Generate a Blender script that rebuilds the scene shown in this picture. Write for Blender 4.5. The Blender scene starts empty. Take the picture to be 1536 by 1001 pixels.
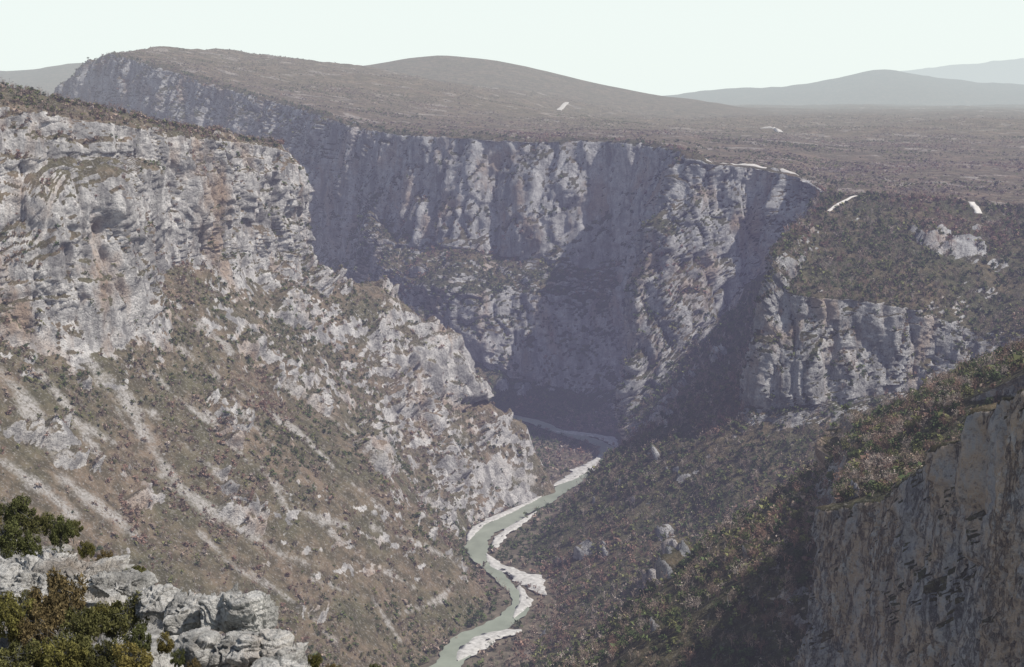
import bpy, math, random
import numpy as np
from mathutils import Vector, Matrix
random.seed(5)
rng=np.random.default_rng(7)
f32=np.float32
PIT=math.radians(9.3); cp,sp=math.cos(PIT),math.sin(PIT)
F=2133.33; CZ=350.0
# unprojects pixel (u,v) at an assumed forward range y -> world metres
def W(u,v,y):
    a=(u-768)/F; b=(500.5-v)/F; d=cp+b*sp
    return (y*a/d, y, CZ+y*(-sp+b*cp)/d)
def G(u,v,z=-5.0):
    a=(u-768)/F; b=(500.5-v)/F; d=cp+b*sp
    y=CZ/((sp-b*cp)/d)
    return (y*a/d,y,z)
def proj(p):
    x=p[...,0]; y=p[...,1]; z=p[...,2]-CZ
    dz=y*cp-z*sp; uy=y*sp+z*cp
    dz=np.maximum(dz,1e-3)
    return 768+F*x/dz, 500.5-F*uy/dz, dz
# ---------- noise ----------
T=(rng.random((64,64,64))*2-1).astype(f32)
def vn(p):
    i=np.floor(p).astype(np.int64); f=(p-i).astype(f32); f=f*f*f*(f*(f*6-15)+10)
    i&=63; j=(i+1)&63
    x0,y0,z0=i[...,0],i[...,1],i[...,2]; x1,y1,z1=j[...,0],j[...,1],j[...,2]
    fx,fy,fz=f[...,0],f[...,1],f[...,2]
    a=T[x0,y0,z0]*(1-fx)+T[x1,y0,z0]*fx
    b=T[x0,y1,z0]*(1-fx)+T[x1,y1,z0]*fx
    c=T[x0,y0,z1]*(1-fx)+T[x1,y0,z1]*fx
    d=T[x0,y1,z1]*(1-fx)+T[x1,y1,z1]*fx
    return (a*(1-fy)+b*fy)*(1-fz)+(c*(1-fy)+d*fy)*fz
def N3(p,s,off=0.0):
    s=np.array(s if hasattr(s,'__len__') else (s,s,s),dtype=np.float64)
    c,q=math.cos(off*1.7+.5),math.sin(off*1.7+.5)
    x=p[...,0]*c-p[...,1]*q; y=p[...,0]*q+p[...,1]*c
    return vn(np.stack([x/s[0]+off*7.3,y/s[1]+off*3.1,p[...,2]/s[2]+off*5.7],-1))
def ss(a,b,x):
    t=np.clip((x-a)/(b-a),0,1); return t*t*(3-2*t)
# ---------- mesh helpers ----------
def make_mesh(name,verts,faces,attrs=None,smooth=False,cols=None):
    me=bpy.data.meshes.new(name)
    verts=np.ascontiguousarray(verts,dtype=f32); faces=np.ascontiguousarray(faces,dtype=np.int32)
    k=faces.shape[1]
    me.vertices.add(len(verts)); me.vertices.foreach_set('co',verts.ravel())
    me.loops.add(faces.size); me.loops.foreach_set('vertex_index',faces.ravel())
    me.polygons.add(len(faces)); me.polygons.foreach_set('loop_start',np.arange(0,faces.size,k,dtype=np.int32))
    if smooth: me.polygons.foreach_set('use_smooth',np.ones(len(faces),dtype=bool))
    me.update(calc_edges=True)
    for n,a in (attrs or {}).items():
        at=me.attributes.new(n,'FLOAT','POINT'); at.data.foreach_set('value',np.ascontiguousarray(a,dtype=f32).ravel())
    if cols is not None:
        at=me.attributes.new('col','FLOAT_COLOR','POINT')
        c=np.ones((len(verts),4),dtype=f32); c[:,:3]=cols; at.data.foreach_set('color',c.ravel())
    return me
def add(name,me,mat=None,kind=None,label=None,cat=None,group=None,parent=None):
    ob=bpy.data.objects.new(name,me); bpy.context.scene.collection.objects.link(ob)
    if mat and me and not me.materials: me.materials.append(mat)
    if kind: ob['kind']=kind
    if label: ob['label']=label
    if cat: ob['category']=cat
    if group: ob['group']=group
    if parent: ob.parent=parent
    return ob
# ---------- materials ----------
class NT:
    def __init__(s,name):
        s.m=bpy.data.materials.new(name); s.m.use_nodes=True; s.t=s.m.node_tree; s.t.nodes.clear()
        s.m.cycles.emission_sampling='NONE'
        s.out=s.n('ShaderNodeOutputMaterial'); s.geo=s.n('ShaderNodeNewGeometry')
    def n(s,ty,**k):
        x=s.t.nodes.new(ty)
        for a,b in k.items(): setattr(x,a,b)
        return x
    def l(s,a,b): s.t.links.new(a,b)
    def setv(s,sock,v):
        if isinstance(v,bpy.types.NodeSocket): s.l(v,sock)
        else: sock.default_value=v
    def math(s,op,a,b=0.0,c=None,clamp=False):
        x=s.n('ShaderNodeMath',operation=op); x.use_clamp=clamp
        s.setv(x.inputs[0],a); s.setv(x.inputs[1],b)
        if c is not None: s.setv(x.inputs[2],c)
        return x.outputs[0]
    def noise(s,scale,detail=5,rough=.6,vec=None,stretch=None):
        v=vec or s.geo.outputs['Position']
        if stretch:
            mp=s.n('ShaderNodeMapping'); s.l(v,mp.inputs['Vector']); mp.inputs['Scale'].default_value=stretch; v=mp.outputs[0]
        x=s.n('ShaderNodeTexNoise'); s.l(v,x.inputs['Vector'])
        x.inputs['Scale'].default_value=scale; x.inputs['Detail'].default_value=detail; x.inputs['Roughness'].default_value=rough
        return x.outputs['Fac']
    def ramp(s,fac,stops):
        x=s.n('ShaderNodeValToRGB'); s.l(fac,x.inputs[0]); e=x.color_ramp.elements
        while len(e)<len(stops): e.new(.5)
        for i,(p,c) in enumerate(stops):
            e[i].position=p; e[i].color=(c,c,c,1) if not hasattr(c,'__len__') else (*c,1)
        return x.outputs[0]
    def mix(s,f,a,b,mode='MIX'):
        x=s.n('ShaderNodeMix',data_type='RGBA',blend_type=mode)
        s.setv(x.inputs[0],f)
        for sk,v in ((x.inputs[6],a),(x.inputs[7],b)):
            if isinstance(v,tuple): sk.default_value=(*v,1)
            else: s.l(v,sk)
        return x.outputs[2]
    def finish(s,color,rough=.9,bump=None,bstr=.6,bdist=1.0,spec=.2,haze=True):
        p=s.n('ShaderNodeBsdfPrincipled'); s.setv(p.inputs['Base Color'],color if not isinstance(color,tuple) else (*color,1))
        p.inputs['Roughness'].default_value=rough; p.inputs['Specular IOR Level'].default_value=spec
        if bump is not None:
            b=s.n('ShaderNodeBump'); s.l(bump,b.inputs['Height']); b.inputs['Strength'].default_value=bstr; b.inputs['Distance'].default_value=bdist
            s.l(b.outputs[0],p.inputs['Normal'])
        # haze painted into each material as emission, growing with distance from the lookout
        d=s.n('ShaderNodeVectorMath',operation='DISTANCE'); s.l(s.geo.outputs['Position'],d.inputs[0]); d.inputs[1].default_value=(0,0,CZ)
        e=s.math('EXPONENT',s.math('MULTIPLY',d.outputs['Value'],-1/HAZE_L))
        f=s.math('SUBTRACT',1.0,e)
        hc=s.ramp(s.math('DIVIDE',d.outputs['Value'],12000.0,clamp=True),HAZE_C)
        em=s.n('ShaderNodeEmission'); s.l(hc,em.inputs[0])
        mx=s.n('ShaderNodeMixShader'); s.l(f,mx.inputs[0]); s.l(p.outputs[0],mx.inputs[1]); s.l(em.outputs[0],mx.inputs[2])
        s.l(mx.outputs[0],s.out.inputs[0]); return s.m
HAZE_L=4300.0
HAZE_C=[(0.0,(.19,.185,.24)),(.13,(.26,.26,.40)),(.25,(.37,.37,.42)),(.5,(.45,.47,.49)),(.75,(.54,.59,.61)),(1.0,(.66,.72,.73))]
def terrain_mat(name,rock_lo,rock_hi,soilA,soilB,speck=.35,orange=.5,fine=1.0,ochre=(.42,.29,.19),near=False,rn=1.0):
    s=NT(name)
    ar=s.n('ShaderNodeAttribute',attribute_name='rock').outputs['Fac']
    sc=s.n('ShaderNodeAttribute',attribute_name='scree').outputs['Fac']
    n1=s.noise(.02,4,.6); n2=s.noise(.12*fine,6,.65); n3=s.noise(.6*fine,4,.7)
    streak=s.noise(.09*fine,4,.65,stretch=(1,1,.16))
    rk=s.ramp(n2,[(.32,rock_lo),(.58,rock_hi)])
    rk=s.mix(s.ramp(streak,[(.40,.7),(.54,0)]),rk,tuple(c*.5 for c in rock_lo))
    st=s.noise(.03*fine,4,.6,stretch=(1,1,.5))
    rk=s.mix(s.math('MULTIPLY',s.ramp(st,[(.52,0),(.66,1)]),orange),rk,ochre)
    h=s.math('ADD',s.noise(.2*fine,7,.72),s.math('MULTIPLY',n3,.35))
    if near: # weathered ochre and black stained face of the nearest cliff
        sy=s.n('ShaderNodeSeparateXYZ'); s.l(s.geo.outputs['Position'],sy.inputs[0])
        m=s.n('ShaderNodeMapRange'); s.l(sy.outputs['Y'],m.inputs[0]); m.inputs[1].default_value=480; m.inputs[2].default_value=640; m.inputs[3].default_value=1; m.inputs[4].default_value=0
        sn=s.noise(.05,9,.76,stretch=(1,1,.6)); oc=s.ramp(sn,[(.33,(.19,.185,.20)),(.45,(.44,.43,.44)),(.56,(.52,.40,.30)),(.62,(.54,.53,.53))])
        ck=s.noise(.10,7,.75,stretch=(1,1,.25)); ckm=s.ramp(ck,[(.465,0),(.487,1),(.493,1),(.515,0)])
        oc=s.mix(s.math('MULTIPLY',ckm,.6),oc,(.10,.09,.095))
        rk=s.mix(m.outputs[0],rk,oc)
        h=s.math('SUBTRACT',h,s.math('MULTIPLY',s.math('MULTIPLY',ckm,m.outputs[0]),.4))
    rk=s.mix(s.ramp(n3,[(.36,.55),(.48,0)]),rk,(.10,.095,.09))
    so=s.mix(s.ramp(n1,[(.4,0),(.6,1)]),soilA,soilB)
    so=s.mix(s.ramp(n2,[(.42,.75),(.6,0)]),so,tuple(c*.45 for c in soilB))
    so=s.mix(s.math('MULTIPLY',s.ramp(n3,[(.54,0),(.64,1)]),speck),so,(.42,.39,.36))
    rf=s.math('ADD',ar,s.math('MULTIPLY',s.math('SUBTRACT',n3,.5),rn))
    rf=s.ramp(rf,[(.38,0),(.56,1)])
    col=s.mix(rf,so,rk)
    scf=s.math('MULTIPLY',sc,s.ramp(n3,[(.34,.1),(.56,1)]))
    col=s.mix(scf,col,(.52,.49,.45))
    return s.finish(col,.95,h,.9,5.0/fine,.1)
M_left=terrain_mat('limestone_slope',(.36,.345,.33),(.72,.69,.65),(.27,.205,.14),(.165,.15,.085),.6,.7)
M_wall=terrain_mat('limestone_wall',(.31,.305,.30),(.56,.55,.53),(.18,.14,.085),(.105,.105,.055),.3,.6,near=True)
M_plat=terrain_mat('scrub_plateau',(.32,.28,.23),(.48,.43,.37),(.28,.21,.14),(.19,.16,.095),.5,.2,.5)
M_fg=terrain_mat('limestone_ledge',(.32,.31,.29),(.62,.60,.56),(.15,.115,.06),(.10,.10,.04),.6,.3,14.0)
def simple(name,a,b,scale,rough=.9,bump=.3,spec=.2,bd=.3):
    s=NT(name); n=s.noise(scale,6,.65)
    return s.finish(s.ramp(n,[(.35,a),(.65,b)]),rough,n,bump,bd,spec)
M_water=simple('river_water',(.22,.24,.18),(.30,.325,.25),.05,.35,.1,.35,.2)
M_gravel=simple('river_gravel',(.34,.33,.30),(.62,.60,.56),.3)
M_floor=simple('valley_floor',(.07,.06,.042),(.18,.15,.11),.15)
M_road=simple('pale_track',(.50,.47,.42),(.68,.65,.60),.2)
M_hill=simple('far_hill',(.08,.08,.07),(.16,.145,.12),.02)
s=NT('foliage'); at=s.n('ShaderNodeAttribute',attribute_name='col'); oi=s.n('ShaderNodeObjectInfo')
hs=s.n('ShaderNodeHueSaturation'); s.l(at.outputs['Color'],hs.inputs['Color'])
s.l(s.math('MULTIPLY_ADD',oi.outputs['Random'],.4,.8),hs.inputs['Value'])
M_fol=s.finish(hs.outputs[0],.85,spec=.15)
# ---------- loft terrain ----------
def lerp(a,b,t): return tuple(a[i]*(1-t)+b[i]*t for i in range(3))
NM=5
def col(rim,base,foot,crest=None,back=None,l1=None,l2=None,mids=None,sag=.0):
    crest=crest or (rim[0],rim[1]+35,rim[2]+1); back=back or (crest[0]+20,crest[1]+140,crest[2]-25)
    l1=l1 or lerp(rim,base,.35); l2=l2 or lerp(rim,base,.68)
    if mids is None:
        mids=[]
        for k in range(NM):
            t=(k+1)/(NM+1); q=lerp(base,foot,t); mids.append((q[0],q[1],q[2]-sag*4*t*(1-t)))
    return [back,crest,rim,l1,l2,base]+list(mids)+[foot]
def loft(C,du,rv,blur,ncap=80,adapt=False):
    C=np.array(C,dtype=np.float64)
    parts=[];n=len(C)
    for i in range(n-1):
        d=np.linalg.norm((C[i+1,2:]-C[i,2:])[:,:3],axis=1).mean(); q=du
        if adapt: q=du*min(1.6,max(.36,C[i,2,1]/1150))
        k=max(3,min(ncap,int(d/q)))
        t=(np.arange(k)/k)[:,None,None]; parts.append(C[i][None]*(1-t)+C[i+1][None]*t)
    parts.append(C[-1][None]); A=np.concatenate(parts)
    for _ in range(blur):
        B=A.copy(); B[1:-1]=.25*A[:-2]+.5*A[1:-1]+.25*A[2:]; A=B
    rows=[]
    for j,k in enumerate(rv):
        t=(np.arange(k)/k)[None,:,None]; rows.append(A[:,j][:,None]*(1-t)+A[:,j+1][:,None]*t)
    rows.append(A[:,-1][:,None])
    return np.concatenate(rows,1)
def normals(P):
    a=np.gradient(P,axis=0); b=np.gradient(P,axis=1); c=np.cross(a,b)
    ar=np.linalg.norm(c,axis=2); n=c/np.maximum(ar,1e-6)[...,None]
    sg=1 if np.median(n[...,2])>0 else -1
    return n*sg,ar,sg
def grid_faces(nu,nv,sg):
    i=np.arange(nu*nv).reshape(nu,nv)
    a,b,c,d=i[:-1,:-1].ravel(),i[1:,:-1].ravel(),i[1:,1:].ravel(),i[:-1,1:].ravel()
    return np.stack([a,b,c,d],1) if sg>0 else np.stack([d,c,b,a],1)
def rockdisp(P,w,damp,big=16,outc=6,outt=.22,strata=3.0,spots=(),vs=1.0,soft=1.0):
    n,_,_=normals(P)
    for _ in range(3):
        m=n.copy(); m[1:-1]=(n[:-2]+n[1:-1]*2+n[2:])/4; n=m
        m=n.copy(); m[:,1:-1]=(n[:,:-2]+n[:,1:-1]*2+n[:,2:])/4; n=m
    n/=np.linalg.norm(n,axis=2)[...,None]
    am=np.clip(P[...,1]/1200,.35,1.2)
    Q=P+ np.stack([5*N3(P,25,1),5*N3(P,25,2),5*N3(P,25,3)],-1)
    cl=big*1.6*(np.abs(N3(Q,(120,120,380),31))-.25)*ss(1200,1700,P[...,1])
    cl+=big*(np.abs(N3(Q,(50,50,170*vs),1))-.25)+big*.75*(np.abs(N3(Q,(20,20,66*vs),2))-.2)
    cl+=big*.34*np.abs(N3(Q,(9,9,27*vs),3))+big*.17*np.abs(N3(P,(4.5,4.5,9*vs),4))+.9*N3(P,2.5,9)
    cl-=big*.42*ss(.09,0,np.abs(N3(Q,(17,17,110),41)))
    jb=N3(Q,(16,16,40*vs),33)*3; cl+=big*.22*(np.round(jb)-jb*.3)
    h=(P[...,2]+.12*P[...,0]+14*N3(P,60,5)+4*N3(P,15,6))/17.0
    fr=h-np.floor(h); stp=np.where(fr<.8,fr/.8,(1-fr)/.2)
    cl+=strata*(stp-.5)*np.clip(2.4*N3(P,45,7)+.5,0,1.6)
    cl*=am
    nf=ss(800,500,P[...,1])
    jn=N3(P,(8,8,20),43)*3; jm=N3(P,(2.6,2.6,5),46)*3
    cl+=nf*(-3.4*ss(.08,0,np.abs(N3(Q,(9,9,80),42)))+2.1*(np.round(jn)-.2*jn)+.55*(np.round(jm)-.3*jm)+.9*np.abs(N3(P,(3,3,8),44))-1.2*ss(.06,0,np.abs(N3(P,(25,25,9),45))))
    sl=9*N3(P,120,8)+4.2*N3(P,45,9)+soft*(2.4*N3(P,17,10)+1.1*N3(P,6,11)+.5*N3(P,3,12))
    sl*=np.clip(am,.5,1)
    on=N3(P,48,13)+.5*N3(P,20,14)+.25*N3(P,8,15)
    o=ss(outt,outt+.14,on)
    for (c,r,k) in spots:
        d=np.linalg.norm((P-np.array(c)),axis=2)/r
        o=np.maximum(o,k*ss(1.1,.85,d+.5*N3(P,r*.5,16)+.25*N3(P,r*.2,17)))
    od=o*(outc*(.5+1.1*np.abs(N3(Q,(12,12,26),18)))+3.5*np.abs(N3(P,(5,5,9),19)))
    wn=np.clip(w+.35*N3(P,40,20)*(w>.02)*(w<.98),0,1)
    wn=ss(.2,.8,wn)
    nh=n*np.array([1,1,.3])  # cliff faces are cut back sideways, the rim keeps its level
    R=P+(nh*(wn*cl)[...,None]+n*((1-wn)*(sl+od))[...,None])*damp[...,None]
    n2,ar,sg=normals(R)
    nz=n2[...,2]
    rock=ss(.66,.44,nz+.10*N3(R,12,21))
    rock=np.clip(rock*.85+.5*o*(1-wn)+.22*wn-.13,0,1)
    rock=np.where(nz>.82,rock*(.3+.4*np.clip(o,0,1)),rock)
    return R,n2,ar,sg,rock,o,wn
ROWW=[0,0,.8,1,1,.6,0,0,0,0,0,0]
DAMP=[.4,.3,.7,1,1,1,1,1,1,1,.8,.2]
surfs={}
def build(name,cols,du,rv,mat,label,big=16,blur=14,spots=(),outt=.22,outc=6,strata=3.0,ncap=80,adapt=False,wover={},vs=1.0,soft=1.0):
    C=np.array(cols,dtype=np.float64); W4=np.zeros(C.shape[:2]+(2,))
    for i in range(len(C)): W4[i,:,0]=wover.get(i,ROWW); W4[i,:,1]=DAMP
    L=loft(np.concatenate([C,W4],2),du,rv,blur,ncap,adapt); P,w,dm=L[...,:3],L[...,3],L[...,4]
    R,n,ar,sg,rock,o,wn=rockdisp(P,w,dm,big,outc,outt,strata,spots,vs,soft)
    surfs[name]=dict(P=R,n=n,ar=ar,rock=rock,o=np.clip(o,0,1),w=wn)
    me=make_mesh(name,R.reshape(-1,3),grid_faces(R.shape[0],R.shape[1],sg),{'rock':rock,'scree':np.zeros(rock.shape)},True)
    ob=add(name,me,mat,'structure',label); surfs[name]['ob']=ob
    return ob
# left massif and spur
Lc=[
 col((-560,320,380),(-530,325,240),(-215,300,-5),(-600,300,395),(-1000,250,420)),
 col((-450,640,362),(-415,630,225),(-120,610,-5),(-500,640,372),(-900,600,400)),
 col(W(0,160,905),W(0,475,850),G(632,1001),W(0,129,960),(-900,1200,350)),
 col(W(90,174,930),W(100,488,870),G(662,965),W(90,150,980),(-800,1250,340),W(90,230,918),W(90,258,900)),
 col(W(185,190,965),W(192,525,895),G(708,935),W(185,171,1010),(-700,1300,330),W(180,235,955),W(180,260,934)),
 col(W(240,200,1020),W(235,425,980),G(745,900),W(240,184,1050),(-650,1350,320),W(240,238,1012),W(240,254,998)),
 col(W(300,208,1065),W(270,388,1030),G(722,868),W(300,196,1090),(-620,1400,320)),
 col(W(345,214,1110),W(330,372,1075),G(690,815),W(345,203,1130),(-600,1450,310)),
 col(W(400,222,1170),W(390,385,1135),G(712,785),W(400,212,1185),(-550,1500,300)),
 col(W(430,230,1205),W(448,385,1190),G(765,757),W(425,215,1225),(-500,1500,290)),
 col(W(437,240,1245),W(465,388,1230),W(835,738,1245),W(420,217,1290),(-480,1520,285),
     mids=[W(515,422,1245),W(600,442,1260),W(692,498,1270),W(706,606,1262),W(786,640,1275)]),
 col(W(405,240,1400),W(430,400,1380),G(815,708),W(300,210,1500),(-500,1650,285),
     mids=[W(470,490,1400),W(540,540,1400),W(620,600,1390),W(670,670,1370),W(760,700,1340)]),
 col((-380,1600,280),(-330,1560,120),(-120,1580,-5),(-450,1650,290),(-900,1900,290)),
 col((-600,1950,285),(-560,1900,100),(-420,1860,-5),(-700,2000,290),(-1100,2200,290)),
]
spL=[(W(655,540,1255),34,1.2),(W(690,570,1250),28,1.2),(W(445,750,985),28,1.4),(W(455,425,1200),20,1.2),(W(500,440,1225),12,1),
     (W(690,690,1170),22,1.2),(W(740,640,1225),18,1.1),(W(680,760,1115),16,1),
     (W(380,430,1120),14,.9),(W(690,500,1270),14,1),(W(770,620,1270),10,1),(W(600,600,1180),14,.9),(W(640,620,1200),16,1)]
build('left_hillside',Lc,1.9,[8,22,42,22,80,36,36,36,36,36,40],M_left,'limestone cliff above a scrub covered canyon slope',spots=spL,big=16,strata=2.0,outt=.56,outc=8,vs=.9,soft=.85)
# far wall, right cliffs and the near right promontory
rims=[W(88,128,2700),W(132,96,2650),W(165,80,2600),W(240,102,2480),W(330,130,2370),W(430,157,2220),W(485,172,2050),W(520,188,1930),
      W(600,203,1850),W(700,208,1790),W(800,213,1770),W(880,212,1760),W(970,217,1720),W(1025,228,1520),W(1062,246,1490),W(1130,252,1490),W(1200,266,1450),W(1245,293,1390)]
Fc=[col(W(72,160,2800),W(75,250,2750),W(80,300,2700),W(60,165,3200),W(60,170,3600)),
 col(rims[0],W(100,260,2600),W(110,330,2500)),
 col(rims[1],W(140,260,2520),W(150,340,2420)),
 col(rims[2],W(170,260,2480),W(180,340,2370)),
 col(rims[3],W(240,270,2370),W(250,360,2250)),
 col(rims[4],W(330,290,2260),W(340,390,2120)),
 col(rims[5],W(420,330,2120),W(430,440,1980)),
 col(rims[6],W(480,360,1960),W(500,460,1850)),
 col(rims[7],W(540,420,1830),W(560,500,1740)),
 col(rims[8],W(600,490,1690),W(600,550,1630),l1=W(600,370,1800),l2=W(600,415,1730)),
 col(rims[9],W(700,535,1645),W(700,600,1570),l1=W(700,375,1750),l2=W(700,435,1670)),
 col(rims[10],W(800,570,1630),W(800,628,1550),l1=W(800,390,1730),l2=W(800,445,1660)),
 col(rims[11],W(880,590,1620),W(880,638,1550),l1=W(880,400,1725),l2=W(885,450,1680)),
 col(rims[12],W(955,580,1640),W(955,636,1580),l1=W(985,370,1705),l2=W(972,440,1690)),
 col(rims[13],W(945,600,1390),W(942,706,1332),l1=W(982,340,1470),l2=W(955,440,1430)),
 col(rims[14],W(1010,545,1400),G(958,722),l1=W(1040,330,1470),l2=W(1022,400,1450),sag=6),
 col(rims[15],W(1120,425,1475),G(905,752),sag=10),
 col(rims[16],W(1170,395,1440),G(840,790),sag=6),
 col(rims[17],W(1200,400,1385),G(785,828)),
 col(W(1158,385,1120),W(1135,610,1085),G(810,858),W(1262,298,1330),l1=W(1150,450,1105),l2=W(1140,530,1092)),
 col(W(1180,440,1098),W(1172,612,1083),G(818,872),W(1285,297,1330)),
 col(W(1215,446,1092),W(1212,605,1080),G(828,888),W(1310,296,1330)),
 col(W(1300,452,1097),W(1302,594,1085),G(805,940),W(1400,300,1330)),
 col(W(1385,468,1102),W(1385,584,1092),G(775,1001),W(1480,305,1330)),
 col(W(1462,500,1114),W(1462,562,1104),(-15,790,-5),W(1560,315,1300)),
 col((470,1080,185),(450,1040,175),(-35,750,-5),W(1750,330,1250)),
 col((400,810,195),(330,790,165),(-55,720,-5),(620,850,280)),
 col(W(1290,640,680),W(1225,715,695),(-85,680,-5),W(1420,567,645),W(1620,488,590)),
 col(W(1262,730,530),W(1238,790,545),(-120,590,-5),W(1420,610,520),W(1600,535,480)),
 col(W(1243,768,442),(90,443,90),(-160,440,-5),(170,450,240),(400,450,290)),
 col(W(1320,752,415),(101,415,90),(-180,400,-5),(178,415,248),(400,415,293)),
 col(W(1362,738,400),(104,398,90),(-190,390,-5),(180,402,252),(400,400,295)),
 col(W(1385,695,383),(104,382,95),(-195,375,-5),(180,386,262),(400,385,298)),
 col(W(1425,672,362),(104,362,100),(-200,355,-5),(180,364,273),(400,365,303)),
 col(W(1455,625,347),(105,346,100),(-210,335,-5),(188,346,284),(400,344,310)),
 col(W(1500,612,328),(106,328,100),(-215,315,-5),(190,328,288),(400,325,315)),
 col(W(1540,588,312),(106,312,100),(-220,300,-5),(190,312,294),(400,310,320)),
 col(W(1660,570,275),(107,270,100),(-240,250,-5),(200,270,305),(400,270,330)),
 col((128,180,325),(112,180,120),(-260,150,-5),(220,180,330),(420,180,350)),
]
R2w=[0,0,.9,1,1,1,.2,0,0,0,0,0]
WO={13:[0,0,.8,1,1,1,1,1,1,1,.8,.5],14:[0,0,.9,1,1,1,1,1,1,1,1,.8],15:[0,0,.9,1,1,.9,.5,.2,0,0,0,0],27:[0,0,.1,.3,.3,.1,0,0,0,0,0,0],28:[0,0,.1,.2,.2,.1,0,0,0,0,0,0],26:[0]*12,
    19:[0,0,.8,1,1,1,.3,0,0,0,0,0],20:R2w,21:R2w,22:R2w,23:R2w}
spR=[(W(1425,400,1212),36,2.0),(W(1385,428,1180),22,1.6),(W(1335,415,1190),12,1),(W(1290,330,1290),12,.9),(W(1185,385,1175),12,1.2),(W(1215,350,1230),10,1.0),(W(1300,440,1130),10,1),(W(1245,690,880),10,1.2),(W(1200,695,900),9,1),(W(1090,745,960),10,1.1),(W(1000,800,1000),7,.9)]
build('canyon_wall',Fc,2.0,[10,60,60,45,70,26,26,26,26,26,26],M_wall,'hazy grey limestone gorge wall with wooded ledges',big=14,blur=5,spots=spR,outt=.74,outc=8,strata=.4,ncap=110,adapt=True,wover=WO,vs=1.3)
# plateau
def pr(rim,r2,r3,r4):
    return [(rim[0],rim[1]+20,rim[2]-9),(rim[0]+8,rim[1]+110,rim[2]+1),r2,r3,r4]
def bh(r): return (r[0],r[1]+1400,r[2]-120)
r3s=[W(92,124,2950),W(138,95,2900),W(180,75,2950),W(250,69,3200),W(335,76,3400),W(430,86,3500),W(490,92,3600),W(560,101,3700),W(630,112,3700),W(700,125,3750),W(800,143,3850),W(880,153,4200),W(970,160,5000)]
r2s=[W(90,126,2850),W(135,97,2780),W(175,78,2800),W(250,82,2900),W(330,102,2900),W(430,122,2800),W(490,138,2700),W(545,148,2600),W(610,160,2650),W(690,170,2700),W(800,180,2900),W(880,182,3000),W(960,182,3200)]
Pc=[[(-1300,3600,150),(-1250,3500,150),(-1250,3600,180),(-1250,3700,200),(-1300,5000,100)]]
for i in range(13): Pc.append(pr(rims[i],r2s[i],r3s[i],bh(r3s[i]) if i<11 else W(900+70*(i-11),157,9000)))
for rim,u in ((rims[13],1035),(rims[14],1075),(rims[15],1140),(rims[16],1210),(W(1262,298,1330),1270),(W(1310,296,1330),1330),(W(1400,300,1330),1430),(W(1480,305,1330),1520),(W(1560,315,1300),1640),(W(1750,330,1250),1850),(W(2100,340,1200),2300)):
    Pc.append(pr(rim,W(u,188,3100),W(u,160,6500),W(u,154.5,14000)))
P=loft(Pc,8,[14,110,130,60],12,60)
am=np.clip((P[...,1]-1200)/1500,.25,1.3)
P=P+np.array([0,0,1.0])*((7*N3(P,260,1)+3*N3(P,90,2)+1.2*N3(P,30,3)+.8*N3(P,12,5))*am)[...,None]
n,ar,sg=normals(P); rk=ss(.35,.6,N3(P,40,4)+.5*N3(P,14,6))*.55
me=make_mesh('plateau',P.reshape(-1,3),grid_faces(P.shape[0],P.shape[1],sg),{'rock':rk,'scree':np.zeros(rk.shape)},True)
surfs['plateau']=dict(P=P,n=n,ar=ar,rock=rk,o=rk*0,w=rk*0); surfs['plateau']['ob']=add('plateau',me,M_plat,'structure','brown scrub covered plateau above the gorge')
# far hills
def hill(name,pts,y,depth,label,amp=10):
    C=[]
    for u,v in pts:
        r=W(u,v,y); C.append([(r[0],y-depth,200),(r[0],y-depth*.45,(r[2]+260)/2+10),r,(r[0],y+depth,150)])
    Q=loft(C,30,[20,40,20],10,60)
    Q=Q+np.array([0,0,1.0])*(amp*N3(Q,500,1)+amp*.5*N3(Q,150,2)+amp*.3*N3(Q,50,3))[...,None]
    _,_,sg=normals(Q); me=make_mesh(name,Q.reshape(-1,3),grid_faces(Q.shape[0],Q.shape[1],sg),{'rock':np.zeros(Q.shape[:2]),'scree':np.zeros(Q.shape[:2])},True)
    add(name,me,M_plat,'structure',label)
hill('hill',[(380,160),(440,118),(480,104),(540,98),(600,84),(640,79),(700,82),(760,92),(850,115),(930,133),(975,142),(1060,152),(1150,165)],4700,1200,'rounded scrub covered hill in haze',7)
hill('hill.001',[(900,170),(960,146),(1050,138),(1180,129),(1250,118),(1310,105),(1345,107),(1400,118),(1450,124),(1536,128),(1700,132),(1900,140)],8500,1200,'pale blue hill on the horizon',12)
hill('hill.002',[(1150,160),(1250,125),(1340,108),(1420,98),(1536,90),(1700,84),(1900,90)],13000,1500,'very pale distant mountain ridge',14)
hill('hill.003',[(-400,120),(-200,114),(-60,105),(0,107),(60,104),(110,93),(150,93),(220,115),(300,150)],6500,1200,'pale blue hill beyond the cliffs',10)
# ground sheet under everything, to the horizon
def sheet(name,x0,x1,y0,y1,z,nx,ny,mat,label,amp=0):
    X,Y=np.meshgrid(np.linspace(x0,x1,nx),np.linspace(y0,y1,ny),indexing='ij'); Q=np.stack([X,Y,np.full_like(X,z)],-1)
    if amp: Q[...,2]+=amp*N3(Q,20,1)
    n,ar,sg=normals(Q); surfs[name]=dict(P=Q,n=n,ar=ar,o=ar*0,w=ar*0)
    return add(name,make_mesh(name,Q.reshape(-1,3),grid_faces(nx,ny,sg),None,True),mat,'structure',label)
sheet('ground',-30000,30000,-200,40000,-8,60,60,M_hill,'low ground reaching the horizon')
sheet('canyon_floor',-700,260,100,2300,-1.2,240,500,M_floor,'stony canyon floor beside the river',1.0)
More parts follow.
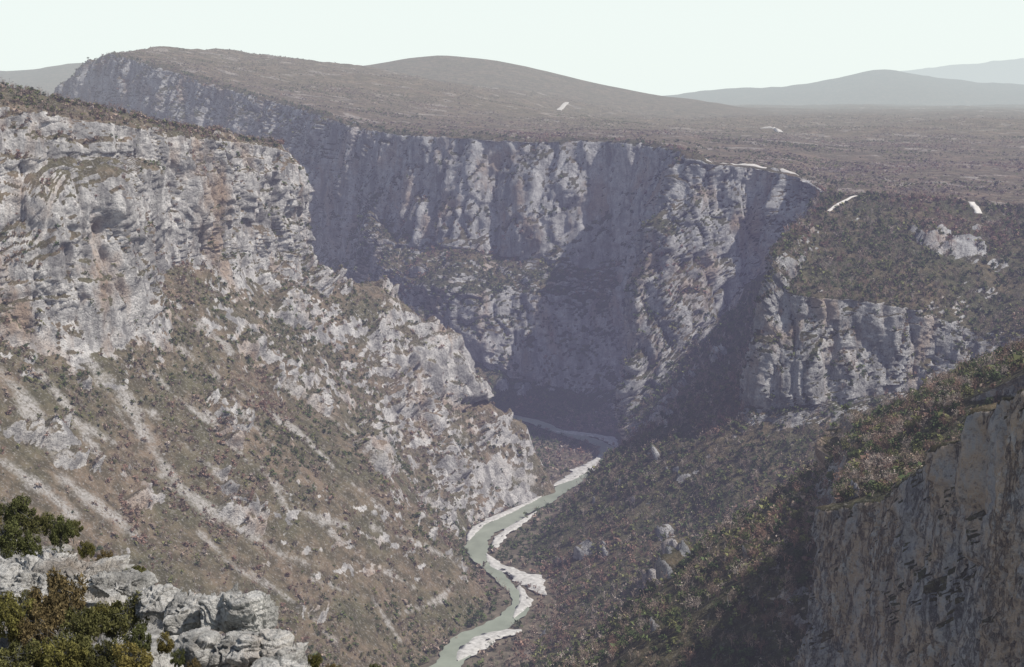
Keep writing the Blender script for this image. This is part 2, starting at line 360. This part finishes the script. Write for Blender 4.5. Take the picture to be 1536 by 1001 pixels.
# river
def gpt(u,v): g=G(u,v,0); return np.array([g[0],g[1]])
def catmull(pts,k=10):
    pts=np.array(pts,dtype=float); p=np.vstack([2*pts[0]-pts[1],pts,2*pts[-1]-pts[-2]]); out=[]
    for i in range(1,len(p)-2):
        for t in np.arange(k)/k:
            out.append(.5*((2*p[i])+(-p[i-1]+p[i+1])*t+(2*p[i-1]-5*p[i]+4*p[i+1]-p[i+2])*t*t+(-p[i-1]+3*p[i]-3*p[i+1]+p[i+2])*t**3))
    out.append(p[-2]); return np.array(out)
cen=[(-235,150),(-205,330),(-140,560),(-90,700)]+[tuple(gpt(*q)) for q in ((668,1001),(705,958),(765,928),(778,900),(752,868),(722,838),(718,808),(765,778),(822,748),(858,724),(895,705),(912,684),(895,664),(845,650))]+[(0,1560),(-140,1640),(-300,1740),(-480,2000)]
wid=[22,22,22,22,20,19,17,10,9,14,18,18,15,15,16,17,17,16,16,16,16,16]
def ribbon(name,c,wd,z,mat,label,kind='structure',jit=.12):
    c3=np.column_stack([np.array(c),np.array(wd)]); q=catmull(c3,22)
    t=np.gradient(q[:,:2],axis=0); t/=np.linalg.norm(t,axis=1)[:,None]; nn=np.stack([-t[:,1],t[:,0]],1)
    m=7; V=[]; L=np.cumsum(np.r_[0,np.linalg.norm(np.diff(q[:,:2],axis=0),axis=1)])
    for k in range(m):
        s_=(k/(m-1)-.5); j=1+jit*(np.sin(L/11+k*1.3)+.7*np.sin(L/4.7+k*2.1)+.6*np.sin(L/1.9+k*3.1))
        zz=np.full(len(q),z)-(.9 if k in(0,m-1) and 'bar' in name else 0)
        V.append(np.column_stack([q[:,:2]+nn*(s_*q[:,2]*j)[:,None],zz]))
    V=np.stack(V,1); _,_,sg=normals(V)
    return add(name,make_mesh(name,V.reshape(-1,3),grid_faces(V.shape[0],m,sg),None,True),mat,kind,label),q
_,RQ=ribbon('river',cen,wid,.25,M_water,'pale grey green river winding through the canyon')
BARQ=[]
def bar(name,path,wd,label):
    BARQ.append(ribbon(name,[tuple(gpt(*q)) for q in path],wd,.8,M_gravel,label,jit=.3)[1])
bar('gravel_bar',[(686,992),(700,978),(718,964),(745,953),(782,946)],[1,11,18,18,2],'white gravel bar in the river bend')
bar('gravel_bar.001',[(730,832),(745,848),(768,858),(795,872),(820,894)],[1,11,16,17,1],'white gravel bar beside the green water')
bar('gravel_bar.002',[(770,928),(787,902),(778,878)],[1,10,1],'small white gravel bar beside the river')
bar('gravel_bar.003',[(740,828),(748,808),(775,788),(805,768)],[1,9,7,1],'narrow gravel strip along the river bank')
bar('gravel_bar.004',[(828,730),(862,714),(888,698),(900,684)],[1,16,16,3],'grey gravel bar in the shaded gorge')
bar('gravel_bar.005',[(702,812),(712,795),(735,781),(790,756),(815,743)],[1,9,8,6,1],'narrow gravel strip below the scrub slope')
bar('gravel_bar.006',[(830,647),(870,651),(910,658),(928,672)],[2,16,14,3],'pale gravel strip in the gorge bend')
# ---------- foreground ledge ----------
Cf=[]
for y,xe,z in ((4,1.0,344.1),(12,-1.0,342.5),(18,-2.6,340.8),(22,-3.9,339.7),(26,-5.4,338.8),(30,-7.4,338.0),(36,-10.2,337.0),(46,-14.8,335.1),(56,-19,331),(66,-25,322)):
    Cf.append([(-70,y-4,z+9),(-30,y,z+2.2),(xe-6,y,z+.4),(xe,y,z),(xe+1.0,y+.6,z-3.0),(xe+2.5,y+2,z-14),(xe+6,y+6,z-60),(xe+10,y+10,z-220)])
Cf.append([(-70,72,290),(-40,78,290),(-35,80,285),(-30,80,280),(-28,82,270),(-24,84,260),(-20,88,240),(-10,90,100)])
wf=np.tile(np.array([0,0,0,.4,1,1,1,1.])[None,:,None],(len(Cf),1,1))
L=loft(np.concatenate([np.array(Cf,float),wf],2),.12,[20,60,90,40,50,20,10],8,70); P,w=L[...,:3],L[...,3]
n,_,_=normals(P)
def blocky(Q,s,k=.5): 
    j=N3(Q,s,51)*3; return np.round(j)-k*j
Pq=P+.3*np.stack([N3(P,.8,1),N3(P,.8,2),N3(P,.8,3)],-1)
d=.3*N3(P,5,1)+.15*N3(P,2,2)+(.4+.6*w)*(.3*np.abs(N3(P,(1.3,1.3,2.5),3))+.15*np.abs(N3(P,(.5,.5,.8),4)))+.05*N3(P,.25,5)+.26*blocky(Pq,(2.2,2.2,1.5),.1)-.35*ss(.06,0,np.abs(N3(Pq,(1.2,1.2,3),52)))-.2*ss(.06,0,np.abs(N3(Pq,(.8,.8,2),53)))
P=P+n*d[...,None]; n,ar,sg=normals(P)
rk=np.clip(ss(.9,.6,n[...,2])+w+ss(-.1,.1,N3(P,2.2,6))*.9,0,1)
me=make_mesh('rock_ledge',P.reshape(-1,3),grid_faces(P.shape[0],P.shape[1],sg),{'rock':rk,'scree':rk*0},True)
add('rock_ledge',me,M_fg,'structure','limestone ledge at the edge of the lookout')
bpy.context.view_layer.update(); dg=bpy.context.evaluated_depsgraph_get(); scn=bpy.context.scene
cam0=Vector((0,0,CZ))
def cast(u,v):
    p=Vector(W(u,v,1.0)); d=(p-cam0).normalized(); r=scn.ray_cast(dg,cam0,d); return r[1] if r[0] else None
# scree chutes on the left slope
sc_lines=[([(8,560),(45,610),(90,680)],5),([(165,575),(215,650),(260,720),(325,775)],5.5),([(275,525),(330,565),(390,610),(455,655)],4.5),([(90,715),(150,760),(200,800)],4.5),
          ([(305,490),(340,520)],5.5),([(340,780),(420,830),(480,850)],3.8),([(100,625),(200,680),(300,760)],2.8),([(560,790),(640,820),(700,850)],3),([(600,920),(660,900),(690,865)],2.5),([(520,640),(600,700),(650,760)],2.8),
          ([(730,680),(775,712),(800,725)],4),([(20,640),(70,660)],4),([(400,560),(470,600),(560,690)],3.2),([(620,610),(700,660)],2.5),([(470,870),(560,900),(600,960)],2.5),([(380,680),(430,760),(520,790)],3),
          ([(130,540),(170,600),(190,640)],3.5),([(350,600),(400,660),(470,730)],2.8),([(230,620),(290,680),(370,740)],3),([(0,690),(60,730),(110,770)],3),
          ([(310,620),(370,690),(430,740)],2.2),([(430,630),(500,700),(570,760)],2.4),([(480,560),(540,610),(600,650)],2.4),([(230,560),(270,600),(320,640)],2.6),([(500,800),(560,850),(620,880)],2.4),([(380,860),(450,910),(500,960)],2.2),([(60,560),(110,620),(150,690)],2.6),([(300,800),(350,850),(400,880)],2.4)]
S=surfs['left_hillside']; sv=np.zeros(S['P'].shape[:2]); 
for line,wd in sc_lines:
    pts=[]
    for (a,b) in zip(line[:-1],line[1:]):
        for t in np.linspace(0,1,8):
            h=cast(a[0]*(1-t)+b[0]*t,a[1]*(1-t)+b[1]*t)
            if h and h.y>300: pts.append((h.x,h.y,h.z))
    pts=np.array(pts)
    if len(pts)<2: continue
    c=pts.mean(0); near=np.linalg.norm(S['P']-c,axis=2)<220
    Q=S['P'][near]; dmin=np.full(len(Q),1e9)
    for p0 in pts: dmin=np.minimum(dmin,np.linalg.norm(Q-p0,axis=1))
    val=ss(1.4,.1,dmin/(wd*1.0)+1.1*N3(Q,16,3)+.5*N3(Q,5,5)); sv[near]=np.maximum(sv[near],val)
S['ob'].data.attributes['scree'].data.foreach_set('value',sv.astype(f32).ravel()); S['scree']=sv
# roads on the plateau, each with a pale cut bank on its uphill side
CLEAR=[]
def road(path,wd,bank,label,name='road',direct=False,emb=.4,clear=60):
    pts=[]
    for (a,b) in zip(path[:-1],path[1:]):
        for t in np.arange(8)/8:
            if direct:
                q=W(*[a[k]*(1-t)+b[k]*t for k in range(3)]); pts.append(q[:2]); continue
            h=cast(a[0]*(1-t)+b[0]*t,a[1]*(1-t)+b[1]*t)
            if h: pts.append((h.x,h.y))
    if len(pts)<4: return
    q=np.array(pts); 
    for _ in range(8): q[1:-1]=(q[:-2]+2*q[1:-1]+q[2:])/4
    t=np.gradient(q,axis=0); t/=np.maximum(np.linalg.norm(t,axis=1),1e-6)[:,None]; nn=np.stack([-t[:,1],t[:,0]],1)
    nn*=np.where(nn[:,1]<0,-1,1)[:,None]
    zs=[]
    for p0,n0 in zip(q,nn):
        zz=[]
        for s_ in (-.5,0,.5):
            x,y=p0+n0*wd*s_; r=scn.ray_cast(dg,Vector((x,y,900)),Vector((0,0,-1))); zz.append(r[1].z if r[0] else 300)
        zs.append(max(zz))
    z=np.array(zs); zz=z.copy()
    for _ in range(4): zz[1:-1]=(zz[:-2]+zz[1:-1]+zz[2:])/3
    z=np.maximum(zz,z)+emb; V=[]
    for kk,(p0,n0) in enumerate(zip(q,nn)):
        bk=bank*(.6+.3*math.sin(kk*.6)+.25*math.sin(kk*1.7)); bk*=min(1,kk/3+.2,(len(q)-1-kk)/3+.2)
        V.append([(*(p0+n0*wd*s_),z[kk]+dz) for s_,dz in ((-.7,-emb-1.5),(-.5,0),(.3,.1),(.5,max(bk,.2)),(.75,-emb-1.5))])
        if clear: CLEAR.append((p0[0],p0[1],wd,clear))
    V=np.array(V); _,_,sg=normals(V)
    add(name,make_mesh(name,V.reshape(-1,3),grid_faces(V.shape[0],5,sg),None,False),M_road,'structure',label)
road([(1040,219,1610),(1050,226,1590),(1062,232,1568),(1085,237,1552),(1120,243,1545),(1160,248,1530),(1207,262,1490)],5,1.6,'pale gravel road along the cliff rim',direct=True,emb=2.4,clear=140)
road([(838,166),(844,160),(851,153)],9,1.2,'pale track on the scrub hillside','road.001')
road([(1142,186,2950),(1160,190,2900),(1174,196,2750)],8,3.5,'pale track crossing the plateau','road.002',direct=True,emb=.8)
road([(1450,296,1350),(1462,308,1318),(1470,322,1290)],5,.5,'pale track on the wooded slope','road.003',direct=True,emb=.3,clear=12)
road([(1242,322,1275),(1262,306,1310),(1300,291,1345)],2.0,.3,'pale track near the cliff edge','road.004',direct=True,emb=.3,clear=6)
road([(1010,205,2350),(1020,206,2330),(1034,206,2330)],8,3,'short pale track on the plateau','road.005',direct=True,emb=.8)
CL=np.array(CLEAR)
def cleared(p):
    k=np.ones(len(p),bool)
    for x,y,w_,c in CL: k&=~((np.abs(p[:,0]-x)<w_)&(p[:,1]>y-c)&(p[:,1]<y+w_*.8))
    return p[k]
# ---------- vegetation ----------
def rand_tris(c,size,n):
    a=rng.normal(size=(n,3)); b=rng.normal(size=(n,3)); a/=np.linalg.norm(a,axis=1)[:,None]; b/=np.linalg.norm(b,axis=1)[:,None]
    s_=size*(.6+.8*rng.random(n))[:,None]
    return np.stack([c-a*s_*.5,c+a*s_*.5,c+b*s_*.9],1)
def tpl_bush(n,size,lumps=5,zc=.5,rr=.42,lr=.24):
    L=rng.normal(size=(lumps,3)); L/=np.linalg.norm(L,axis=1)[:,None]; L*=(.3+.7*rng.random((lumps,1)))*np.array([rr*.65,rr*.65,.3]); L+=np.array([0,0,zc])
    k=rng.integers(0,lumps,n); g=rng.normal(size=(n,3)); g/=np.linalg.norm(g,axis=1)[:,None]; g*=(.5+.5*rng.random((n,1)))
    lv=(.6+.8*rng.random(lumps))[k]
    c=L[k]+g*np.array([lr,lr,lr*.95])*lv[:,None]; c[:,2]=np.maximum(c[:,2],.03)
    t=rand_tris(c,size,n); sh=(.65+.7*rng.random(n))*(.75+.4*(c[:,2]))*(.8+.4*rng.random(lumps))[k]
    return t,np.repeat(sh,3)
def thin(p,q,w_):
    d=q-p; s_=np.cross(d,rng.normal(size=3)); s_/=np.linalg.norm(s_)+1e-9
    return np.array([p-s_*w_,p+s_*w_,q])
def tpl_bare(limbs,subs,twigs,w_=.03,fill=0,fs=.06):
    T_=[];p0=np.zeros(3); top=np.array([.03,.02,.8]); T_.append(thin(p0,top,w_)); T_.append(thin(p0,top*.6,w_*1.2)); ends=[]
    for i in range(limbs):
        a=rng.random()*6.283; st=top*(.2+.4*rng.random()); e=st+np.array([math.cos(a)*.34,math.sin(a)*.34,.22+.28*rng.random()])*(.7+.5*rng.random())
        T_.append(thin(st,e,w_*.55)); ends.append(e)
        for j in range(subs):
            f=.2+.6*rng.random(); s2=st*(1-f)+e*f; e2=s2+rng.normal(size=3)*.11+np.array([0,0,.1]); T_.append(thin(s2,e2,w_*.35)); ends.append(e2)
            for k in range(twigs):
                f=.1+.7*rng.random(); s3=s2*(1-f)+e2*f; e3=s3+rng.normal(size=3)*.07+np.array([0,0,.04]); T_.append(thin(s3,e3,w_*.2)); ends.append(e3)
    t=np.array(T_); sh=np.full(len(t),1.15)
    if fill:
        E=np.array(ends); c=E[rng.integers(0,len(E),fill)]+rng.normal(size=(fill,3))*.035
        t=np.concatenate([t,rand_tris(c,fs,fill)]); sh=np.concatenate([sh,.6+.7*rng.random(fill)])
    return t,np.repeat(sh,3)
def scatter(name,N,dens,margin=200,vmax=1200):
    S=surfs[name]; w_=(S['ar']*dens)[:-1,:-1].ravel()
    u,v,d=proj(S['P'][:-1,:-1].reshape(-1,3)); w_=w_*((u>-margin)&(u<1536+margin)&(v<vmax)&(v>20))
    cs=np.cumsum(w_); k=np.searchsorted(cs,rng.random(N)*cs[-1]); nv=S['P'].shape[1]-1
    i,j=k//nv,k%nv; a,b=rng.random((N,1)),rng.random((N,1)); P=S['P']
    return cleared((P[i,j]*(1-a)+P[i+1,j]*a)*(1-b)+(P[i,j+1]*(1-a)+P[i+1,j+1]*a)*b)
def palette(p,cols,wts,patch=60):
    n=len(p); c=np.array(cols); wt=np.array(wts,float); wt/=wt.sum()
    # neighbouring plants tend to be the same kind: woods come in patches
    r=np.clip(.5+.55*N3(p,patch,77)+.35*(rng.random(n)-.5)*2,0,.999); ix=np.searchsorted(np.cumsum(wt),r); ix=np.minimum(ix,len(c)-1)
    return c[ix]*(.7+.6*rng.random((n,1)))
def mega(name,pos,h,wr,cols,tpls,label):
    V=[];Cc=[]; k=rng.integers(0,len(tpls),len(pos))
    for ti,(t,sh) in enumerate(tpls):
        m=k==ti; p=pos[m]; 
        if not len(p): continue
        a=rng.random(len(p))*6.283; c,s_=np.cos(a),np.sin(a); q=t.reshape(-1,3)
        hh=h[m][:,None]; ww=hh*wr[m][:,None]
        x=(q[None,:,0]*c[:,None]-q[None,:,1]*s_[:,None])*ww; y=(q[None,:,0]*s_[:,None]+q[None,:,1]*c[:,None])*ww; z=q[None,:,2]*hh-.2
        V.append((np.stack([x,y,z],-1)+p[:,None]).reshape(-1,3)); Cc.append((cols[m][:,None]*sh[None,:,None]).reshape(-1,3))
    V=np.concatenate(V); Cc=np.concatenate(Cc)
    me=make_mesh(name,V,np.arange(len(V)).reshape(-1,3),None,False,Cc)
    add(name,me,M_fol,'stuff',label)
GR=[(.092,.112,.042),(.058,.080,.032),(.140,.142,.056)]
BR=[(.26,.20,.155),(.20,.148,.11),(.32,.27,.23),(.22,.14,.105)]
bushM=[tpl_bush(26,.30) for _ in range(5)]; bushF=[tpl_bush(9,.5) for _ in range(4)]
bareM=[tpl_bare(6,2,1,.035,18,.10) for _ in range(6)]
SL=surfs['left_hillside']; SW=surfs['canyon_wall']; SP=surfs['plateau']; SF=surfs['canyon_floor']
def dn(S,seed=1): 
    P=S['P']; return np.clip(.6+.8*N3(P,55,seed)+.8*N3(P,18,seed+1),.06,2)
nzL=SL['n'][...,2]; dL=dn(SL)*ss(.44,.60,nzL)*(1-.85*SL['scree'])*(1-.5*SL['o'])+.04
nzW=SW['n'][...,2]; PW=SW['P']; dW=(dn(SW,4)*.6+.5)*ss(.36,.54,nzW)*(1-.6*SW['o'])
dW=dW*np.where((PW[...,1]<520)&(SW['w']>.35),.01,1)
nearR=((PW[...,1]<1350)&(PW[...,0]>-60))|((PW[...,1]<1480)&(PW[...,0]>115)&(SW['w']<.6)); bench=(PW[...,1]>=1350)&(PW[...,1]<1900)&(PW[...,2]<230)
dm_=np.full(SF['P'].shape[:2],1e9)
for q in RQ[::2]: dm_=np.minimum(dm_,np.hypot(SF['P'][...,0]-q[0],SF['P'][...,1]-q[1])-q[2]*.5)
for B_ in BARQ:
    for q in B_[::2]: dm_=np.minimum(dm_,np.hypot(SF['P'][...,0]-q[0],SF['P'][...,1]-q[1])-q[2]*.5)
dF=ss(.5,3,dm_+2*N3(SF['P'],12,3))*(dm_<90)*(SF['P'][...,1]<1640)*(SF['P'][...,1]>780)
ind=[]
def veg(sname,N,dens,hr,wr,cols,wts,tpls,nm,label,kind):
    p=scatter(sname,N,dens); n=len(p); h=hr[0]+(hr[1]-hr[0])*rng.random(n)**1.7; w_=wr[0]+(wr[1]-wr[0])*rng.random(n); c=palette(p,cols,wts)
    u,v,d=proj(p); vis=(u>0)&(u<1536)&(v<1001)
    sz=np.where(vis,h/d,0)
    ind.append([nm,label,kind,p,h,w_,c,sz,tpls])
veg('left_hillside',25000,dL,(1.5,4.6),(.9,1.5),GR+BR,[4,3,4,3,4,1,2],bushM,'scrub','low evergreen and brown scrub on the slope','bush')
veg('left_hillside',8000,dL,(3,7.0),(.8,1.1),BR,[3,2,3,2],bareM,'bare_woodland','leafless grey brown trees on the slope','tree')
veg('canyon_wall',13500,dW*(nearR+.08),(4,9),(.8,1.2),BR,[3,2,2,3],bareM,'bare_woodland','leafless brown trees on the canyon side','tree')
veg('canyon_wall',31000,dW*(nearR+.35+bench*.9),(2.2,6.4),(.9,1.4),GR+BR[:1]+BR[3:],[6,6,7,1.5,2],bushM,'scrub','dark evergreen scrub on the canyon side','bush')
veg('canyon_floor',8500,dF,(3,7),(.9,1.4),[GR[1],GR[0]]+BR,[4,3,3,3,1,3],bareM+bushM,'riverside_scrub','leafless riverside bushes on the canyon floor','tree')
dP=np.clip(.4+N3(SP['P'],90,3)+.6*N3(SP['P'],35,4),.03,2)*np.clip((4200-SP['P'][...,1])/2500,0,1)
p=scatter('plateau',24000,dP,150); h=1.3+2.4*rng.random(len(p))**1.5
mega('plateau_scrub',p,h,1.1+.7*rng.random(len(p)),palette(p,GR+BR,[2,.5,4,3,4,3,2],120),bushF,'low scrub dotted over the plateau')
# 300 largest visible plants are individual objects
allc=[]
for gi,g in enumerate(ind):
    o=np.argsort(-g[7])[:700]
    allc+=[(g[7][i],gi,i) for i in o if g[7][i]>0]
allc.sort(reverse=True)
tb=[tpl_bare(9,4,4,.022,120,.055) for _ in range(4)]; tg=[tpl_bush(320,.10,8) for _ in range(4)]
def tmesh(nm,t,c):
    V=t[0].reshape(-1,3); return make_mesh(nm,V,np.arange(len(V)).reshape(-1,3),None,False,np.array(c)[None]*t[1][:,None])
mb=[tmesh('bare_tree',t,c) for t in tb for c in BR]; mg=[tmesh('evergreen_bush',t,c) for t in tg for c in GR]
for m in mb+mg: m.materials.append(M_fol)
taken={i:[] for i in range(len(ind))}; cnt={'tree':0,'bush':0}
for sz,gi,i in allc:
    g=ind[gi]; kd=g[2]
    if cnt[kd]>=(170): continue
    p=Vector(g[3][i]); h=g[4][i]; top=p+Vector((0,0,h*.8)); dv=top-cam0; r=scn.ray_cast(dg,cam0,dv.normalized(),distance=dv.length-1)
    if r[0]: continue
    cnt[kd]+=1; taken[gi].append(i)
    if kd=='tree': ob=add('bare_tree',random.choice(mb),None,None,'leafless grey brown tree on the canyon slope','tree','bare trees on the canyon slopes')
    else: ob=add('evergreen_bush',random.choice(mg),None,None,'dark evergreen bush on the canyon slope','bush','evergreen bushes on the canyon slopes')
    ob.location=(p.x,p.y,p.z-.2); ob.rotation_euler=(0,0,random.random()*6.28); w_=h*g[5][i]; ob.scale=(w_,w_,h)
for gi,g in enumerate(ind):
    keep=np.ones(len(g[3]),bool); keep[taken[gi]]=False
    mega(g[0],g[3][keep],g[4][keep],g[5][keep],g[6][keep],g[8],g[1])
# ---------- foreground shrubs and boulders ----------
def ledge_z(x,y):
    r=scn.ray_cast(dg,Vector((x,y,CZ+5)),Vector((0,0,-1))); return r[1].z if r[0] else 335
def boulder(name,u,v,y,sx,sy,sz,seed,label):
    import bmesh
    rs=np.random.default_rng(seed*17+3)
    bm=bmesh.new(); bmesh.ops.create_cube(bm,size=2); bmesh.ops.subdivide_edges(bm,edges=bm.edges[:],cuts=56,use_grid_fill=True)
    V=np.array([q.co[:] for q in bm.verts]); dr=V/np.linalg.norm(V,axis=1)[:,None]
    ax=np.array([[1,0,0],[-1,0,0],[0,1,0],[0,-1,0],[0,0,1],[0,0,-1]],float)+rs.normal(size=(6,3))*.16
    ex=rs.normal(size=(10,3)); pl=np.vstack([ax,ex]); pl/=np.linalg.norm(pl,axis=1)[:,None]
    dd=np.r_[.8+.25*rs.random(6),.95+.3*rs.random(10)]
    den=dr@pl.T; rr=np.where(den>.05,dd[None]/np.maximum(den,.05),9); rr=(rr**-22).sum(1)**(-1/22)
    D=dr*rr[:,None]*np.array([sx,sy,sz]); o=np.array([seed*3.3,seed*1.7,seed*.9]); Q=D+o; Q=Q+.12*np.stack([N3(Q,.4,11),N3(Q,.4,12),N3(Q,.4,13)],-1)
    d=.10*N3(Q,.8,1)-.26*ss(.07,.0,np.abs(N3(Q,(.45,.45,3),2)))-.14*ss(.06,0,np.abs(N3(Q,(2.5,2.5,.4),3)))+.08*np.abs(N3(Q,.3,4))+.06*np.abs(N3(Q,.12,5))+.025*N3(Q,.05,6)
    jj=N3(Q,(.4,.4,.3),7)*2.5; d+=.10*(np.round(jj)-.2*jj)
    D=D+dr*d[:,None]*min(1.0,.75*(sx+sy))
    for q,c in zip(bm.verts,D): q.co=c
    me=bpy.data.meshes.new(name); bm.to_mesh(me); bm.free()
    for pl in me.polygons: pl.use_smooth=True
    for a,val in (('rock',1.0),('scree',0.0)):
        at=me.attributes.new(a,'FLOAT','POINT'); at.data.foreach_set('value',np.full(len(me.vertices),val,dtype=f32))
    ob=add(name,me,M_fg,None,label,'rock','limestone blocks on the ledge'); p=W(u,v,y); ob.location=p; ob.rotation_euler=(random.uniform(-.12,.12),random.uniform(-.12,.12),random.uniform(-.6,.6))
    return ob
B=[(280,922,26,.42,.5,.24),(325,918,25.5,.30,.4,.32),(352,918,25.4,.26,.4,.38),(380,926,25.3,.24,.4,.38),(232,908,27,.4,.5,.18),(385,976,23.5,.34,.5,.26),(415,983,23.2,.28,.4,.30),(440,993,22.8,.20,.35,.3),(345,982,23.6,.36,.45,.2),(300,972,24,.3,.45,.2),(415,1014,22,.45,.4,.2),
   (130,864,33,.9,.8,.14),(60,864,33,.9,1.0,.13),(10,868,33,.7,.8,.13),(172,878,31,.55,.6,.14)]
for i,b in enumerate(B): boulder('limestone_block',*b,i+1,'weathered pale grey limestone block on the ledge')
fgm=[]
for q in range(5):
    t=tpl_bush(6500,.040,34,.5,.75,.11); V=t[0].reshape(-1,3); base=[(.115,.105,.030),(.145,.118,.036),(.075,.08,.028),(.14,.105,.048),(.095,.092,.032)][q]
    c=np.array(base)[None]*t[1][:,None]; me=make_mesh('foliage',V,np.arange(len(V)).reshape(-1,3),None,False,c); me.materials.append(M_fol)
    st=tpl_bare(12,4,2,.015); V2=st[0].reshape(-1,3); m2=make_mesh('stem',V2,np.arange(len(V2)).reshape(-1,3),None,False,np.full((len(V2),3),.12)); m2.materials.append(M_fol); fgm.append((me,m2))
SH=[(90,925,27,1.9),(130,948,26,1.3),(185,925,27,1.4),(160,985,23.5,1.1),(60,962,26,1.4),(30,948,26,1.5),(20,1003,23,1.2),(110,995,24,1.3),(210,862,32,.9),(190,856,33,.9),(265,874,31,.6),(345,892,29,.6),(300,884,30,.5),
    (15,820,38,1.5),(50,828,38,1.2),(90,805,42,1.5),(20,780,44,1.6),(60,795,44,1.3),(130,830,38,.9),(5,843,36,.9),(380,958,25,.35),(310,948,25,.4),(215,968,25,.9),(500,1012,24,.5),(560,1014,26,.5),(470,998,24,.55),(240,864,33,.6),(0,930,28,1.4),(200,1003,22.5,.9),(265,995,23.5,.5),(80,1003,23,1.2),(45,915,29,1.0),(0,760,48,1.5),(110,800,46,1.1),(160,844,37,.7),(250,955,25,.55),(290,1010,22.5,.5),(150,930,27,1.1)]
for i,(u,v,y,h) in enumerate(SH):
    e=bpy.data.objects.new('shrub',None); scn.collection.objects.link(e); e.empty_display_size=.2
    x=W(u,v,y)[0]; z=W(u,v,y)[2]
    if u<450: z=max(min(z,ledge_z(x,y)+.9),ledge_z(x,y)-.1)
    e.location=(x,y,z-h*.35); e.rotation_euler=(random.uniform(-.15,.15),random.uniform(-.15,.15),random.random()*6.28); w_=h*random.uniform(.52,.8); e.scale=(w_,w_*random.uniform(.8,1.2),h)
    e['label']='olive green evergreen shrub among limestone blocks'; e['category']='shrub'; e['group']='shrubs on the rock ledge'
    k=random.choice(fgm)
    for nm,mm in (('foliage',k[0]),('stem',k[1])):
        o=bpy.data.objects.new(nm,mm); scn.collection.objects.link(o); o.parent=e
# ---------- light, sky, camera ----------
EL=math.radians(53); az=math.radians(110)
sd=Vector((math.sin(az)*math.cos(EL),math.cos(az)*math.cos(EL),math.sin(EL)))
ld=bpy.data.lights.new('sun','SUN'); ld.energy=5.0; ld.angle=math.radians(.5); ld.color=(1,.95,.88)
lo=bpy.data.objects.new('sun',ld); scn.collection.objects.link(lo); lo.rotation_euler=(-sd).to_track_quat('-Z','Y').to_euler(); lo.location=(300,0,900)
wd=bpy.data.worlds.new('World'); scn.world=wd; wd.use_nodes=True; nt=wd.node_tree; nt.nodes.clear()
sk=nt.nodes.new('ShaderNodeTexSky'); sk.sky_type='NISHITA'; sk.sun_disc=False; sk.sun_elevation=EL; sk.sun_rotation=az; sk.dust_density=1.5; sk.air_density=1.0; sk.ozone_density=1.0; sk.altitude=500
# milky haze low on the horizon fades into the clear sky overhead
tc=nt.nodes.new('ShaderNodeTexCoord'); sx=nt.nodes.new('ShaderNodeSeparateXYZ'); nt.links.new(tc.outputs['Generated'],sx.inputs[0])
mr=nt.nodes.new('ShaderNodeMapRange'); mr.interpolation_type='SMOOTHSTEP'; nt.links.new(sx.outputs['Z'],mr.inputs[0])
mr.inputs[1].default_value=.05; mr.inputs[2].default_value=.5; mr.inputs[3].default_value=.96; mr.inputs[4].default_value=.08
mw=nt.nodes.new('ShaderNodeMix'); mw.data_type='RGBA'; nt.links.new(mr.outputs[0],mw.inputs[0]); nt.links.new(sk.outputs[0],mw.inputs[6]); mw.inputs[7].default_value=(8.1,8.8,8.5,1)
bg=nt.nodes.new('ShaderNodeBackground'); bg.inputs[1].default_value=.11; o=nt.nodes.new('ShaderNodeOutputWorld')
nt.links.new(mw.outputs[2],bg.inputs[0]); nt.links.new(bg.outputs[0],o.inputs[0])
cd=bpy.data.cameras.new('camera'); co=bpy.data.objects.new('camera',cd); scn.collection.objects.link(co)
cd.sensor_width=36; cd.lens=50; cd.clip_start=.5; cd.clip_end=80000; co.location=(0,0,CZ); co.rotation_euler=(math.pi/2-PIT,0,0); scn.camera=co
scn.view_settings.view_transform='Standard'; scn.view_settings.look='None'; scn.view_settings.exposure=0
